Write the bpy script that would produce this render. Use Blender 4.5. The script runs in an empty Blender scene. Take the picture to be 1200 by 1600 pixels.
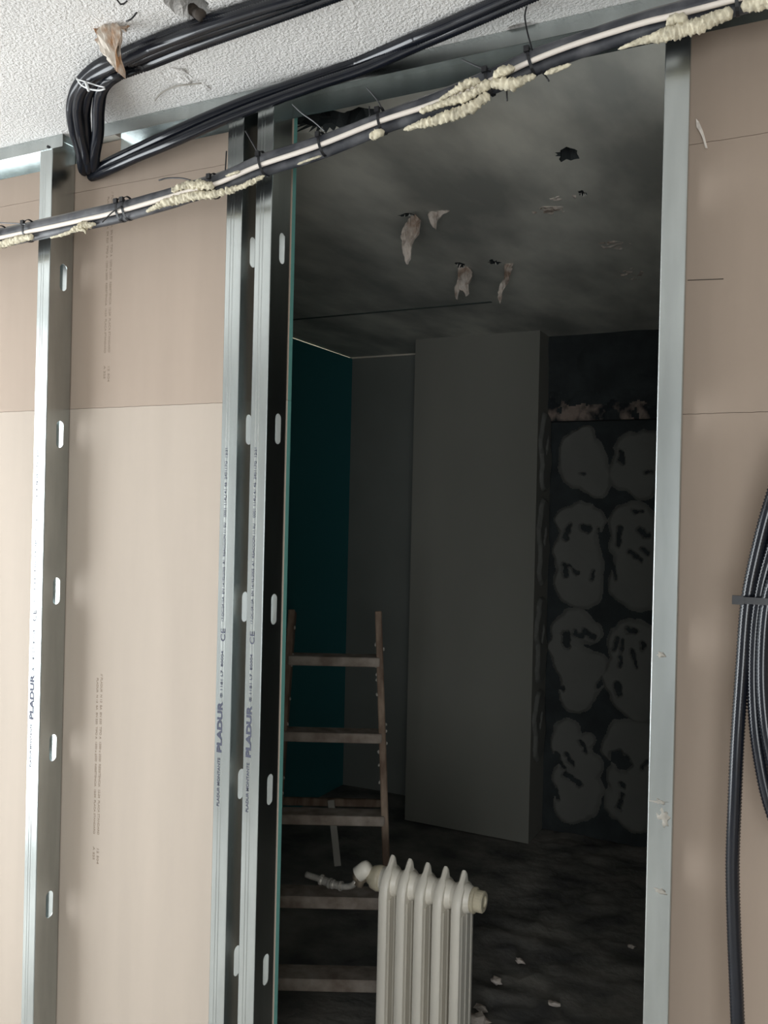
import bpy, bmesh, math, random
from mathutils import Vector, Matrix, noise

sc = bpy.context.scene
COL = sc.collection
random.seed(4)

# ---------------------------------------------------------------- camera, light, exposure
cam_d = bpy.data.cameras.new('camera'); cam = bpy.data.objects.new('camera', cam_d); COL.objects.link(cam)
cam_d.sensor_fit = 'VERTICAL'; cam_d.sensor_height = 24.0; cam_d.lens = 24.0*1376.52/1600; cam_d.clip_start = .02
YAW, PITCH, ROLL = .460742, -.0012586, .0227544
fw = Vector((-math.sin(YAW)*math.cos(PITCH), math.cos(YAW)*math.cos(PITCH), math.sin(PITCH)))
rt = fw.cross(Vector((0, 0, 1))).normalized(); up = rt.cross(fw)
rt2 = rt*math.cos(ROLL) + up*math.sin(ROLL); up2 = -rt*math.sin(ROLL) + up*math.cos(ROLL)
m = Matrix((rt2, up2, -fw)).transposed().to_4x4(); m.translation = Vector((0, -1.46, 1.505)); cam.matrix_world = m
sc.camera = cam
vs = sc.view_settings; vs.view_transform = 'Standard'; vs.look = 'None'; vs.gamma = 1; vs.use_curve_mapping = False
vs.exposure = 0.0
w = bpy.data.worlds.new('world'); sc.world = w; w.use_nodes = True
w.node_tree.nodes['Background'].inputs[0].default_value = (.75, .88, 1, 1)
w.node_tree.nodes['Background'].inputs[1].default_value = 1.0

def area(name, loc, aim, sx, sy, power, col=(1, 1, 1)):
    l = bpy.data.lights.new(name, 'AREA'); l.shape = 'RECTANGLE'; l.size = sx; l.size_y = sy; l.energy = power; l.color = col
    o = bpy.data.objects.new(name, l); COL.objects.link(o); o.location = loc
    o.rotation_euler = (Vector(aim)-Vector(loc)).to_track_quat('-Z', 'Y').to_euler(); return o
area('daylight_left_window', (-3.02, -1.0, 1.15), (0, -1.0, 1.15), 1.4, 1.9, 76, (.94, .98, 1))
area('daylight_rear_window', (.72, -3.52, 1.15), (.55, 0, 1.15), 1.3, 1.5, 47, (.96, .99, 1))
area('lit_neighbour_room_lamp', (-2.68, 2.4, 1.2), (-2.68, 2.4, 2.3), .3, 1.2, 16, (1, .86, .7))

# ---------------------------------------------------------------- material helpers
def mat(name, col, rough=.7, metal=0., noise_amt=0., nscale=8, stretch=(1, 1, 1), bump=0., bscale=60, bdist=.002, col2=None, spec=.5, ramp=(.35, .7), detail=5):
    M = bpy.data.materials.new(name); M.use_nodes = True; nt = M.node_tree; b = nt.nodes['Principled BSDF']
    b.inputs['Base Color'].default_value = (*col, 1); b.inputs['Roughness'].default_value = rough
    b.inputs['Metallic'].default_value = metal; b.inputs['Specular IOR Level'].default_value = spec
    tc = nt.nodes.new('ShaderNodeTexCoord'); mp = nt.nodes.new('ShaderNodeMapping'); mp.inputs['Scale'].default_value = stretch
    nt.links.new(tc.outputs['Object'], mp.inputs[0])
    if noise_amt or col2:
        n = nt.nodes.new('ShaderNodeTexNoise'); n.inputs['Scale'].default_value = nscale; n.inputs['Detail'].default_value = detail
        nt.links.new(mp.outputs[0], n.inputs['Vector'])
        r = nt.nodes.new('ShaderNodeValToRGB'); r.color_ramp.elements[0].position = ramp[0]; r.color_ramp.elements[1].position = ramp[1]
        c2 = col2 or tuple(max(0, c*(1-noise_amt)) for c in col)
        r.color_ramp.elements[0].color = (*c2, 1); r.color_ramp.elements[1].color = (*col, 1)
        nt.links.new(n.outputs[0], r.inputs[0]); nt.links.new(r.outputs[0], b.inputs['Base Color'])
    if bump:
        n2 = nt.nodes.new('ShaderNodeTexNoise'); n2.inputs['Scale'].default_value = bscale; n2.inputs['Detail'].default_value = 4
        nt.links.new(mp.outputs[0], n2.inputs['Vector'])
        bp = nt.nodes.new('ShaderNodeBump'); bp.inputs['Strength'].default_value = bump; bp.inputs['Distance'].default_value = bdist
        nt.links.new(n2.outputs[0], bp.inputs['Height']); nt.links.new(bp.outputs[0], b.inputs['Normal'])
    return M

M_galv = mat('galvanised_steel', (.56, .60, .595), .25, 1., .18, 26, (1, 1, .15), .06, 90, .001)
M_board = mat('kraft_board_paper', (.385, .305, .243), .8, 0, .07, 14, (1, 1, .12), .06, 300, .0005)
M_board_low = mat('pale_board_paper', (.455, .385, .320), .8, 0, .07, 14, (1, 1, .12), .06, 300, .0005)
M_core = mat('green_board_edge', (.16, .40, .36), .35)
M_stipple = mat('stipple_plaster', (.86, .84, .815), .9, 0, .12, 3, (1, 1, 1), 1.0, 210, .006)
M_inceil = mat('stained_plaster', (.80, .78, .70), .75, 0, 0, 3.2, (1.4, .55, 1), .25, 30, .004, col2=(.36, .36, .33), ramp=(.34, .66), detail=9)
M_teal = mat('teal_board', (.03, .20, .22), .8)
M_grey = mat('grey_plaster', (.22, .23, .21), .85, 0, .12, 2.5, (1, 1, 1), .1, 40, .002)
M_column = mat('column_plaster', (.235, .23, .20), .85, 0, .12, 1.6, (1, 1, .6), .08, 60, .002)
M_brick = mat('dark_rendered_masonry', (.042, .050, .052), .9, 0, .4, 9, (1, 1, 1), .5, 24, .01)
M_rough = mat('broken_masonry', (.32, .25, .21), .95, 0, 0, 11, (1, 1, .8), 1, 26, .02, col2=(.02, .025, .028), ramp=(.46, .6))
M_dab = mat('adhesive_plaster', (.17, .17, .155), .85, 0, .1, 7, (1, 1, 1), .35, 22, .006)
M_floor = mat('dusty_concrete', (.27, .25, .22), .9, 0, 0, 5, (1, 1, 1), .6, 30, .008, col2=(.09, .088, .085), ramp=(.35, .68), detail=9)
M_floor_near = mat('site_floor', (.62, .60, .57), .8, 0, .3, 4)
M_white = mat('off_white_wall', (.72, .71, .69), .85, 0, .06, 2)
M_black = mat('black_conduit_plastic', (.010, .012, .018), .17, 0, .3, 30, spec=.5)
M_blackm = mat('dusty_black_conduit', (.12, .122, .13), .45, 0, 0, 24, (1, 1, 1), .1, 80, .001, col2=(.032, .034, .042), ramp=(.4, .7))
M_greyc = mat('dusty_grey_conduit', (.26, .25, .235), .65, 0, .4, 30)
M_cream = mat('cream_cable', (.78, .71, .64), .45)
M_foam = mat('cream_foam', (.80, .73, .55), .8, 0, .4, 60, (1, 1, 1), .6, 160, .003)
M_tie = mat('black_nylon', (.012, .012, .014), .35)
M_wtie = mat('clear_nylon', (.75, .76, .76), .35)
M_rad = mat('aged_white_enamel', (.86, .81, .71), .38, 0, .10, 9, (1, 1, .4), .05, 30, .001)
M_radend = mat('yellowed_enamel', (.66, .59, .44), .45, 0, .3, 25)
M_valve = mat('tarnished_brass', (.33, .27, .20), .5, .5, .4, 50)
M_pipe = mat('plated_pipe', (.50, .47, .42), .4, .4, .4, 60)
M_wood = mat('splashed_old_wood', (.27, .20, .145), .8, 0, 0, 30, (1, 1, .25), .3, 60, .002, col2=(.11, .068, .045), ramp=(.38, .72))
M_tread = mat('dusty_tread_wood', (.30, .26, .22), .85, 0, 0, 18, (1, 1, 1), .3, 50, .002, col2=(.15, .115, .09), ramp=(.36, .68))
M_lath = mat('pale_lath', (.34, .32, .28), .8, 0, .1, 12)
M_ink = mat('grey_printing_ink', (.045, .05, .085), .6)
M_ink2 = mat('faint_brown_ink', (.27, .21, .16), .8)
M_flake = mat('broken_plaster', (.60, .54, .47), .9, 0, 0, 32, (1, 1, .6), .8, 90, .004, col2=(.34, .19, .10), ramp=(.42, .56))
M_flake_in = mat('hanging_plaster', (.62, .55, .49), .9, 0, 0, 18, (1, 1, 1), .5, 50, .004, col2=(.30, .22, .17), ramp=(.36, .52))
M_rwall = mat('bare_brown_wall', (.30, .26, .22), .85, 0, .1, 3)
M_rearw = mat('grey_bare_wall', (.46, .46, .45), .85, 0, .1, 3)
M_seam_shadow = mat('seam_shadow', (.08, .10, .09), .9)  # dark colour stands in for shadow along the ceiling crack
M_pink = mat('cream_tape', (.75, .68, .58), .8)
M_dark = mat('dark_rust_stub', (.05, .038, .03), .8)
M_wfr = mat('white_window_frame', (.8, .8, .8), .4)

# ---------------------------------------------------------------- mesh helpers
def obj(name, bm, material=None, parent=None, smooth=False):
    me = bpy.data.meshes.new(name)
    bmesh.ops.recalc_face_normals(bm, faces=bm.faces[:])
    bm.to_mesh(me); bm.free()
    if material: me.materials.append(material)
    if smooth:
        for p in me.polygons: p.use_smooth = True
    o = bpy.data.objects.new(name, me); COL.objects.link(o)
    if parent: o.parent = parent
    return o
def tag(o, label, cat, group=None, kind=None):
    if label: o['label'] = label
    if cat: o['category'] = cat
    if group: o['group'] = group
    if kind: o['kind'] = kind
    return o
def thing(name, label, cat, group=None, loc=(0, 0, 0)):
    e = bpy.data.objects.new(name, None); COL.objects.link(e); e.location = loc; e.empty_display_size = .05
    return tag(e, label, cat, group)
def bx(bm, x0, x1, y0, y1, z0, z1):
    v = [bm.verts.new((x, y, z)) for x in (x0, x1) for y in (y0, y1) for z in (z0, z1)]
    for f in ((0, 1, 3, 2), (4, 6, 7, 5), (0, 4, 5, 1), (2, 3, 7, 6), (0, 2, 6, 4), (1, 5, 7, 3)): bm.faces.new([v[i] for i in f])
    return v
def box(name, dims, material, parent=None):
    bm = bmesh.new(); bx(bm, *dims); return obj(name, bm, material, parent)
def structure(name, dims, material):
    o = box(name, dims, material); o['kind'] = 'structure'; return o
def smoothpath(pts, step=.004):
    P = [Vector(p) for p in pts]; P = [P[0]*2-P[1]] + P + [P[-1]*2-P[-2]]; out = []
    for i in range(1, len(P)-2):
        a, b, c, d = P[i-1:i+3]; n = max(2, int((c-b).length/step))
        for k in range(n):
            t = k/n
            out.append(.5*((2*b)+(-a+c)*t+(2*a-5*b+4*c-d)*t*t+(-a+3*b-3*c+d)*t**3))
    out.append(P[-2]); return out
def tube(bm, pts, r, seg=10, rf=None, cap=True):
    """r radius, rf(i, t, angle)->radius factor"""
    n = len(pts); rings = []; T = (pts[1]-pts[0]).normalized()
    N = T.cross(Vector((0, 0, 1)));
    if N.length < .1: N = T.cross(Vector((0, 1, 0)))
    N.normalize()
    for i, p in enumerate(pts):
        T2 = (pts[min(i+1, n-1)]-pts[max(i-1, 0)]).normalized()
        N = (N - T2*N.dot(T2)).normalized(); B = T2.cross(N); ring = []
        for k in range(seg):
            a = 2*math.pi*k/seg; f = rf(i, i/(n-1), a) if rf else 1
            ring.append(bm.verts.new(p+(N*math.cos(a)+B*math.sin(a))*r*f))
        rings.append(ring)
    for a, b in zip(rings, rings[1:]):
        for k in range(seg): bm.faces.new((a[k], a[(k+1) % seg], b[(k+1) % seg], b[k]))
    if cap: bm.faces.new(rings[0][::-1]); bm.faces.new(rings[-1])
def corrugated(name, pts, r, material, parent=None):
    bm = bmesh.new(); P = smoothpath(pts, .0025)
    tube(bm, P, r, 12, lambda i, t, a: 1.0 if (i//1) % 2 == 0 else .84)
    return obj(name, bm, material, parent, True)
def smooth_tube(name, pts, r, material, parent=None, seg=10, step=.006, rf=None):
    bm = bmesh.new(); tube(bm, smoothpath(pts, step), r, seg, rf); return obj(name, bm, material, parent, True)
def bake(o, cutters=(), solver='EXACT'):
    for c in cutters:
        md = o.modifiers.new('cut', 'BOOLEAN'); md.operation = 'DIFFERENCE'; md.object = c; md.solver = solver; md.use_self = len(c.data.vertices) > 400
    bpy.context.view_layer.update()
    dg = bpy.context.evaluated_depsgraph_get()
    me = bpy.data.meshes.new_from_object(o.evaluated_get(dg))
    o.modifiers.clear(); old = o.data; o.data = me; me.name = old.name
    for c in cutters: bpy.data.objects.remove(c)
    return o
def blob(bm, c, rx, ry, rz, amp=.25, f=3., seed=0, sub=3):
    r = bmesh.ops.create_icosphere(bm, subdivisions=sub, radius=1)
    for v in r['verts']:
        n = noise.noise(v.co*f+Vector((seed, seed*2.3, 0)))
        k = 1+amp*n*1.6
        v.co = Vector((c[0]+v.co.x*rx*k, c[1]+v.co.y*ry*k, c[2]+v.co.z*rz*k))
def lettering(txt, origin, size, down=False, stretch=1., material=None, parent=None, name='printed_lettering', length=None):
    cu = bpy.data.curves.new('t', 'FONT'); cu.body = txt; cu.size = size; cu.extrude = .00015; cu.offset = size*(.045 if txt == 'PLADUR' else .008)
    t = bpy.data.objects.new('t', cu); COL.objects.link(t); bpy.context.view_layer.update()
    me = bpy.data.meshes.new_from_object(t.evaluated_get(bpy.context.evaluated_depsgraph_get()))
    bpy.data.objects.remove(t); me.name = name; me.materials.clear(); me.materials.append(material)
    xs = [v.co.x for v in me.vertices]; s = stretch if not length else length/(max(xs)-min(xs))
    X, Y = ((0, 0, -1), (1, 0, 0)) if down else ((0, 0, 1), (-1, 0, 0))
    Mx = Matrix((Vector(X)*s, Vector(Y), (0, -1, 0))).transposed().to_4x4(); Mx.translation = Vector(origin)
    me.transform(Mx)
    o = bpy.data.objects.new(name, me); COL.objects.link(o)
    if parent: o.parent = parent
    return o

CZ = 2.345
# ---------------------------------------------------------------- near room (where the camera stands)
structure('floor', (-3.1, 1.6, -3.7, .06, -.12, 0), M_floor_near)
structure('wall_right', (1.5, 1.6, -3.7, 0, 0, CZ), M_rwall)
def wall_with_opening(name, axis, a0, a1, o0, o1, z0, z1, t0, t1, material):
    bm = bmesh.new()
    for (u0, u1, w0, w1) in ((a0, o0, 0, CZ), (o1, a1, 0, CZ), (o0, o1, 0, z0), (o0, o1, z1, CZ)):
        if axis == 'y': bx(bm, t0, t1, u0, u1, w0, w1)
        else: bx(bm, u0, u1, t0, t1, w0, w1)
    o = obj(name, bm, material); o['kind'] = 'structure'
wall_with_opening('wall_left', 'y', -3.7, .07, -1.7, -.3, .2, 2.1, -3.1, -3.0, M_white)
wall_with_opening('wall_back', 'x', -3.1, 1.6, .07, 1.37, .4, 1.9, -3.7, -3.6, M_rearw)

# near ceiling: stippled slab with a broken hole
c1 = structure('ceiling', (-3.1, 1.6, -3.7, .035, CZ, CZ+.25), M_stipple)
bmc = bmesh.new()
for k, (p, rx, ry) in enumerate(zip([(-0.970,-0.296,2.345),(-0.971,-0.263,2.345),(-0.481,-0.001,2.345)], (.035, .022, .03), (.05, .03, .010))):
    blob(bmc, p, rx, ry, .09 if k < 2 else .02, .35, 2.2, k)
bake(c1, [obj('cut', bmc)])

# ---------------------------------------------------------------- dark room beyond the partition
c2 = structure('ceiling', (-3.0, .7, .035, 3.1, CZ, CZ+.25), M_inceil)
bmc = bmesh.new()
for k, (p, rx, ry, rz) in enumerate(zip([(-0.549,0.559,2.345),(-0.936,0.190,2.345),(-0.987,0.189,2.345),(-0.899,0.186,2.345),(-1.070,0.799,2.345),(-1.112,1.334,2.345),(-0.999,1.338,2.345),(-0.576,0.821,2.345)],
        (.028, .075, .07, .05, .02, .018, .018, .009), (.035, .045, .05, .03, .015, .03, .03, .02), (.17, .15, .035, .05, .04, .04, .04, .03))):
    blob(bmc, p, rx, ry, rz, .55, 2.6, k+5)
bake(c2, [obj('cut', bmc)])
def hollow(o):   # shade inside the broken holes put into colour: cavity faces get the dark masonry
    o.data.materials.append(M_brick); k = len(o.data.materials)-1
    for p in o.data.polygons:
        if CZ+.003 < p.center.z < CZ+.24 and -2.95 < p.center.x < .6 and (abs(p.center.y-.035) > .002 and p.center.y > -3.6 and p.center.y < 3.05): p.material_index = k
hollow(c2)
fl = bmesh.new()
NX, NY = 110, 110; gv = []
for i in range(NX+1):
    row = []
    for j in range(NY+1):
        x = -2.34+i*3.04/NX; y = .06+j*2.94/NY
        rub = max(0, min(1, (x+1.35)/.35))*max(0, min(1, (y-.5)/.4))
        h = .006*noise.noise(Vector((x*3, y*3, 0)))+rub*(.022*abs(noise.noise(Vector((x*8, y*8, 1))))+.012*noise.noise(Vector((x*25, y*25, 4))))
        row.append(fl.verts.new((x, y, h-.006)))
    gv.append(row)
for i in range(NX):
    for j in range(NY): fl.faces.new((gv[i][j], gv[i+1][j], gv[i+1][j+1], gv[i][j+1]))
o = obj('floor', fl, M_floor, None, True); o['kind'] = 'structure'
structure('wall_left', (-2.345, -2.33, .09, 2.8, -.05, CZ-.007), M_teal)
structure('wall_left', (-3.0, -2.9, .09, 2.9, 0, CZ), M_pink)
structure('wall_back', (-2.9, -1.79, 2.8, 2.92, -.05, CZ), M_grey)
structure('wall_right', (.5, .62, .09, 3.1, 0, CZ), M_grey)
structure('wall_back', (-1.167, .62, 2.67, 2.8, 0, CZ), M_brick)
structure('wall_back', (-1.79, -1.17, 2.86, 3.05, 0, CZ), M_brick)
structure('wall_front', (-3.0, -2.345, .085, .15, 0, CZ), M_white)
tag(box('structural_column', (-1.79, -1.167, 2.45, 2.86, 0, CZ), M_column), 'broad square grey plastered column rising from floor to ceiling in the dark room', 'column')
structure('trim_seam_shadow', (-2.33, -1.19, 1.846, 1.862, CZ-.0025, CZ+.001), M_seam_shadow)  # thin dark strip laid along the crack in place of its shadow line
structure('trim_1', (-2.33, -1.79, 2.792, 2.8, CZ-.008, CZ), M_pink)

# lintel above the recess, with a ragged strip of masonry at its foot
lz = [(-0.885,2.610,1.946)][0][2]
lb = bmesh.new(); NXl, NZl = 150, 60; g = []
for i in range(NXl+1):
    r_ = []
    for j in range(NZl+1):
        x = -1.167+i*1.667/NXl; z = lz+j*(CZ-lz)/NZl; t = j/NZl
        y = 2.61-.03*max(0, noise.noise(Vector((x*9, z*7, 3))))-(.012*noise.noise(Vector((x*30, z*24, 2))) if t < .35 else 0)
        r_.append(lb.verts.new((x, y, z)))
    g.append(r_)
for i in range(NXl):
    for j in range(NZl): lb.faces.new((g[i][j], g[i+1][j], g[i+1][j+1], g[i][j+1]))
bx(lb, -1.167, .5, 2.622, 2.669, lz, CZ)
for i in range(NXl): lb.faces.new((g[i][0], g[i+1][0], lb.verts.new((g[i+1][0].co.x, 2.625, lz)), lb.verts.new((g[i][0].co.x, 2.625, lz))))
lin = obj('lintel_beam', lb, M_brick); tag(lin, 'dark rough lintel over the recess with ragged brown masonry along its lower edge', 'beam')
lin.data.materials.append(M_rough)
for p in lin.data.polygons:
    c = p.center
    if c.y < 2.62 and c.z-lz < .085+.07*noise.noise(Vector((c.x*14, c.z*10, 3))) and noise.noise(Vector((c.x*22, c.z*16, 8))) > -.22: p.material_index = 1

# ---------------------------------------------------------------- adhesive dabs on the recess wall
def dab(name, circles, radii, gouges, label, yw=2.669, flip=None, axis='y'):
    # circles: points (x,_,z); gouges: pairs of points + radius; builds a lumpy relief standing off the wall
    if axis == 'y': UV = [(c[0], c[2]) for c in circles]; G = [((a[0], a[2]), (b[0], b[2]), r) for a, b, r in gouges]
    else: UV = [(c[1], c[2]) for c in circles]; G = [((a[1], a[2]), (b[1], b[2]), r) for a, b, r in gouges]
    def f(u, v):
        s = max(1-math.hypot(u-c[0], v-c[1])/r for c, r in zip(UV, radii))
        s2 = sum(math.exp(-((u-c[0])**2+(v-c[1])**2)/(r*r)*1.6) for c, r in zip(UV, radii))
        s = max(s*.5, (s2-.30)*.5)
        s += .055*noise.noise(Vector((u*28, v*28, 1)))
        for a, b, r in G:
            ax, ay = a; dx, dy = b[0]-ax, b[1]-ay; L = dx*dx+dy*dy or 1e-9
            t = max(0, min(1, ((u-ax)*dx+(v-ay)*dy)/L)); d = math.hypot(u-ax-t*dx, v-ay-t*dy)+.010*noise.noise(Vector((u*45, v*45, 7)))
            s = min(s, (d/r-1)*.35)
        return s
    u0 = min(c[0]-r*1.4 for c, r in zip(UV, radii)); u1 = max(c[0]+r*1.4 for c, r in zip(UV, radii))
    v0 = min(c[1]-r*1.4 for c, r in zip(UV, radii)); v1 = max(c[1]+r*1.4 for c, r in zip(UV, radii))
    h = .004; nu = int((u1-u0)/h)+1; nv = int((v1-v0)/h)+1
    F = [[f(u0+i*h, v0+j*h) for j in range(nv+1)] for i in range(nu+1)]
    bm = bmesh.new(); V = {}
    def vert(i, j):
        if (i, j) not in V:
            th = .016*min(1, max(0, F[i][j])/.10)**.6
            p = (u0+i*h, yw-th, v0+j*h) if axis == 'y' else (yw+th, u0+i*h, v0+j*h)
            V[i, j] = bm.verts.new(p)
        return V[i, j]
    for i in range(nu):
        for j in range(nv):
            if max(F[i][j], F[i+1][j], F[i][j+1], F[i+1][j+1]) > 0: bm.faces.new((vert(i, j), vert(i+1, j), vert(i+1, j+1), vert(i, j+1)))
    return tag(obj(name, bm, M_dab, None, True), label, 'plaster adhesive', 'dabs of plasterboard adhesive in the recess')
def dabpx(circ, rpx, gpx, label):
    K = .0028
    dab('adhesive_dab', circ, [r*K for r in rpx], [(gpx[2*i], gpx[2*i+1], gr*K) for i, gr in enumerate(GR)], label)
GR = [2]
dabpx([(-1.007,2.670,1.777),(-1.045,2.670,1.823),(-0.951,2.670,1.687),(-1.001,2.670,1.889),(-1.033,2.670,1.717),(-0.935,2.670,1.636)], [38,28,28,14,30,18], [(-1.018,2.670,1.702),(-0.994,2.670,1.699)], 'round adhesive dab at the top left of the recess wall with a small nipple above')
GR = [5, 3]
dabpx([(-0.778,2.670,1.805),(-0.738,2.670,1.702),(-0.819,2.670,1.702),(-0.731,2.670,1.629),(-0.707,2.670,1.819)], [32,32,28,18,28], [(-0.833,2.670,1.797),(-0.829,2.670,1.755),(-0.719,2.670,1.708),(-0.696,2.670,1.714)], 'round adhesive dab at the top right of the recess wall, partly behind the stud')
GR = [5, 6, 3, 5, 3, 3]
dabpx([(-1.013,2.670,1.485),(-1.083,2.670,1.483),(-1.019,2.670,1.370),(-1.079,2.670,1.331),(-0.996,2.670,1.280),(-1.021,2.670,1.174),(-0.975,2.670,1.146),(-0.947,2.670,1.486),(-1.052,2.670,1.187)], [30,20,34,24,34,36,26,18,30],
      [(-1.067,2.670,1.453),(-1.084,2.670,1.398),(-1.000,2.670,1.449),(-0.975,2.670,1.438),(-0.928,2.670,1.439),(-0.917,2.670,1.368),(-1.084,2.670,1.261),(-1.077,2.670,1.222),(-1.063,2.670,1.265),(-1.022,2.670,1.231),(-0.947,2.670,1.244),(-0.952,2.670,1.208)], 'tall adhesive dab in the second row, left, with slanting finger gouges')
GR = [3, 5, 4, 4, 4, 3]
dabpx([(-0.765,2.670,1.482),(-0.814,2.670,1.481),(-0.783,2.670,1.379),(-0.717,2.670,1.381),(-0.779,2.670,1.232),(-0.735,2.670,1.161),(-0.709,2.670,1.265),(-0.807,2.670,1.186)], [34,24,34,32,32,32,30,26],
      [(-0.772,2.670,1.529),(-0.735,2.670,1.530),(-0.741,2.670,1.442),(-0.707,2.670,1.422),(-0.831,2.670,1.451),(-0.838,2.670,1.377),(-0.722,2.670,1.355),(-0.708,2.670,1.344),(-0.782,2.670,1.343),(-0.732,2.670,1.307),(-0.856,2.670,1.272),(-0.843,2.670,1.214)], 'tall adhesive dab in the second row, right, scored by four short grooves')
GR = [7, 5, 5, 5, 4]
dabpx([(-1.026,2.670,0.992),(-1.086,2.670,0.957),(-0.949,2.670,0.959),(-1.006,2.670,0.798),(-1.068,2.670,0.822),(-0.960,2.670,0.757),(-1.012,2.670,0.676),(-1.018,2.670,0.646),(-1.115,2.670,0.878),(-0.916,2.670,0.821)], [28,22,18,34,26,30,30,26,16,16],
      [(-1.073,2.670,0.937),(-1.066,2.670,0.895),(-1.025,2.670,0.947),(-1.003,2.670,0.937),(-0.979,2.670,0.960),(-0.940,2.670,0.936),(-0.911,2.670,0.712),(-0.888,2.670,0.744),(-1.098,2.670,0.685),(-1.080,2.670,0.681)], 'adhesive dab in the third row, left, torn across its upper half')
GR = [3, 3, 4, 3, 5, 6]
dabpx([(-0.773,2.670,0.953),(-0.816,2.670,0.920),(-0.716,2.670,0.943),(-0.770,2.670,0.821),(-0.827,2.670,0.756),(-0.725,2.670,0.709),(-0.713,2.670,0.812),(-0.781,2.670,0.673),(-0.723,2.670,0.621)], [30,22,28,34,26,32,32,26,22],
      [(-0.828,2.670,0.939),(-0.847,2.670,0.890),(-0.807,2.670,0.935),(-0.816,2.670,0.816),(-0.718,2.670,0.931),(-0.715,2.670,0.902),(-0.757,2.670,0.893),(-0.744,2.670,0.824),(-0.785,2.670,0.984),(-0.751,2.670,0.981),(-0.826,2.670,0.727),(-0.819,2.670,0.689)], 'large adhesive dab in the third row, right, with long vertical furrows')
GR = [4, 4, 5, 4, 4]
dabpx([(-1.053,2.670,0.475),(-1.073,2.670,0.412),(-1.011,2.670,0.375),(-0.935,2.670,0.341),(-1.055,2.670,0.263),(-0.991,2.670,0.167),(-1.036,2.670,0.129),(-0.953,2.670,0.458),(-0.963,2.670,0.232)], [24,22,28,20,24,34,28,12,30],
      [(-1.106,2.670,0.373),(-1.071,2.670,0.312),(-1.054,2.670,0.375),(-1.022,2.670,0.328),(-1.058,2.670,0.277),(-0.990,2.670,0.245),(-0.989,2.670,0.444),(-0.967,2.670,0.405),(-1.099,2.670,0.192),(-1.095,2.670,0.162)], 'broken adhesive dab at the bottom left of the recess wall')
GR = [13, 4, 4, 3]
dabpx([(-0.792,2.670,0.495),(-0.834,2.670,0.430),(-0.720,2.670,0.504),(-0.802,2.670,0.302),(-0.716,2.670,0.330),(-0.785,2.670,0.187),(-0.726,2.670,0.138),(-0.700,2.670,0.245),(-0.704,2.670,0.419)], [28,22,28,24,26,32,28,32,26],
      [(-0.815,2.670,0.391),(-0.792,2.670,0.371),(-0.801,2.670,0.275),(-0.789,2.670,0.265),(-0.789,2.670,0.230),(-0.807,2.670,0.162),(-0.689,2.670,0.392),(-0.708,2.670,0.360)], 'adhesive dab at the bottom right of the recess wall with a big hollow in it')
for zc, hh, lab in ((1.80, .26, 'narrow adhesive dab on the column side, uppermost of the strip beside the recess'), (1.38, .30, 'narrow adhesive dab on the column side, just below the uppermost one'), (.92, .30, 'narrow adhesive dab on the column side, third from the top'), (.52, .22, 'narrow adhesive dab on the column side, lowest of the strip')):
    cc = [(0, 2.56+.02*math.sin(k*2.1), zc+(k-1.5)*hh*.3) for k in range(4)]
    dab('adhesive_dab', cc, [.07, .075, .08, .065], [((0, 2.54, zc), (0, 2.56, zc+.05), .012)], lab, -1.166, axis='x')

# ---------------------------------------------------------------- plasterboards fixed to the far side of the frame
J1, J2 = 1.728, 2.238
def board(x0, x1, z0, z1, material, label, dz=0.):
    bm = bmesh.new(); n = max(2, int((x1-x0)/.012)); 
    t0, t1 = .0705, .0835; top = []; bot = []
    for i in range(n+1):
        x = x0+(x1-x0)*i/n
        a = .0009*noise.noise(Vector((x*60, z1, 1))) - .0004; b = .0009*noise.noise(Vector((x*60, z0, 1))) + .0004
        top.append((x, z1+a)); bot.append((x, z0+b))
    F = [[bm.verts.new((x, y, z)) for x, z in L] for y in (t0, t1) for L in (bot, top)]
    fb, ft, bb, bt = F
    for i in range(n):
        for q in ((fb[i], fb[i+1], ft[i+1], ft[i]), (bb[i], bt[i], bt[i+1], bb[i+1]), (ft[i], ft[i+1], bt[i+1], bt[i]), (fb[i], bb[i], bb[i+1], fb[i+1])): bm.faces.new(q)
    bm.faces.new((fb[0], ft[0], bt[0], bb[0])); bm.faces.new((fb[-1], bb[-1], bt[-1], ft[-1]))
    o = obj('plasterboard_sheet', bm, material)
    o.data.materials.append(M_core); o.data.materials.append(M_teal)
    for p in o.data.polygons:
        if abs(p.normal.x) > .9: p.material_index = 1
        if p.normal.y > .9: p.material_index = 2
    return tag(o, label, 'plasterboard', 'plasterboard sheets on the far side of the metal frame')
XL = -.986
board(-2.99, XL, J2, CZ-.004, M_board, 'narrow brown plasterboard strip under the ceiling, left of the opening')
b_up = board(-2.99, XL, J1, J2, M_board, 'brown plasterboard sheet left of the opening, above the horizontal joint')
b_lo = board(-2.99, XL, .005, J1, M_board_low, 'pale beige plasterboard sheet left of the opening, reaching down below the joint')
R1, R2 = 1.677, 2.124
board(-.236, 1.49, R2, CZ-.004, M_board, 'plasterboard sheet right of the opening, topmost under the ceiling')
b_r = board(-.236, 1.49, R1, R2, M_board, 'plasterboard sheet right of the opening between its two horizontal joints')
board(-.236, 1.49, .005, R1, M_board, 'plasterboard sheet right of the opening behind the hanging black conduit coil')
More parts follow.
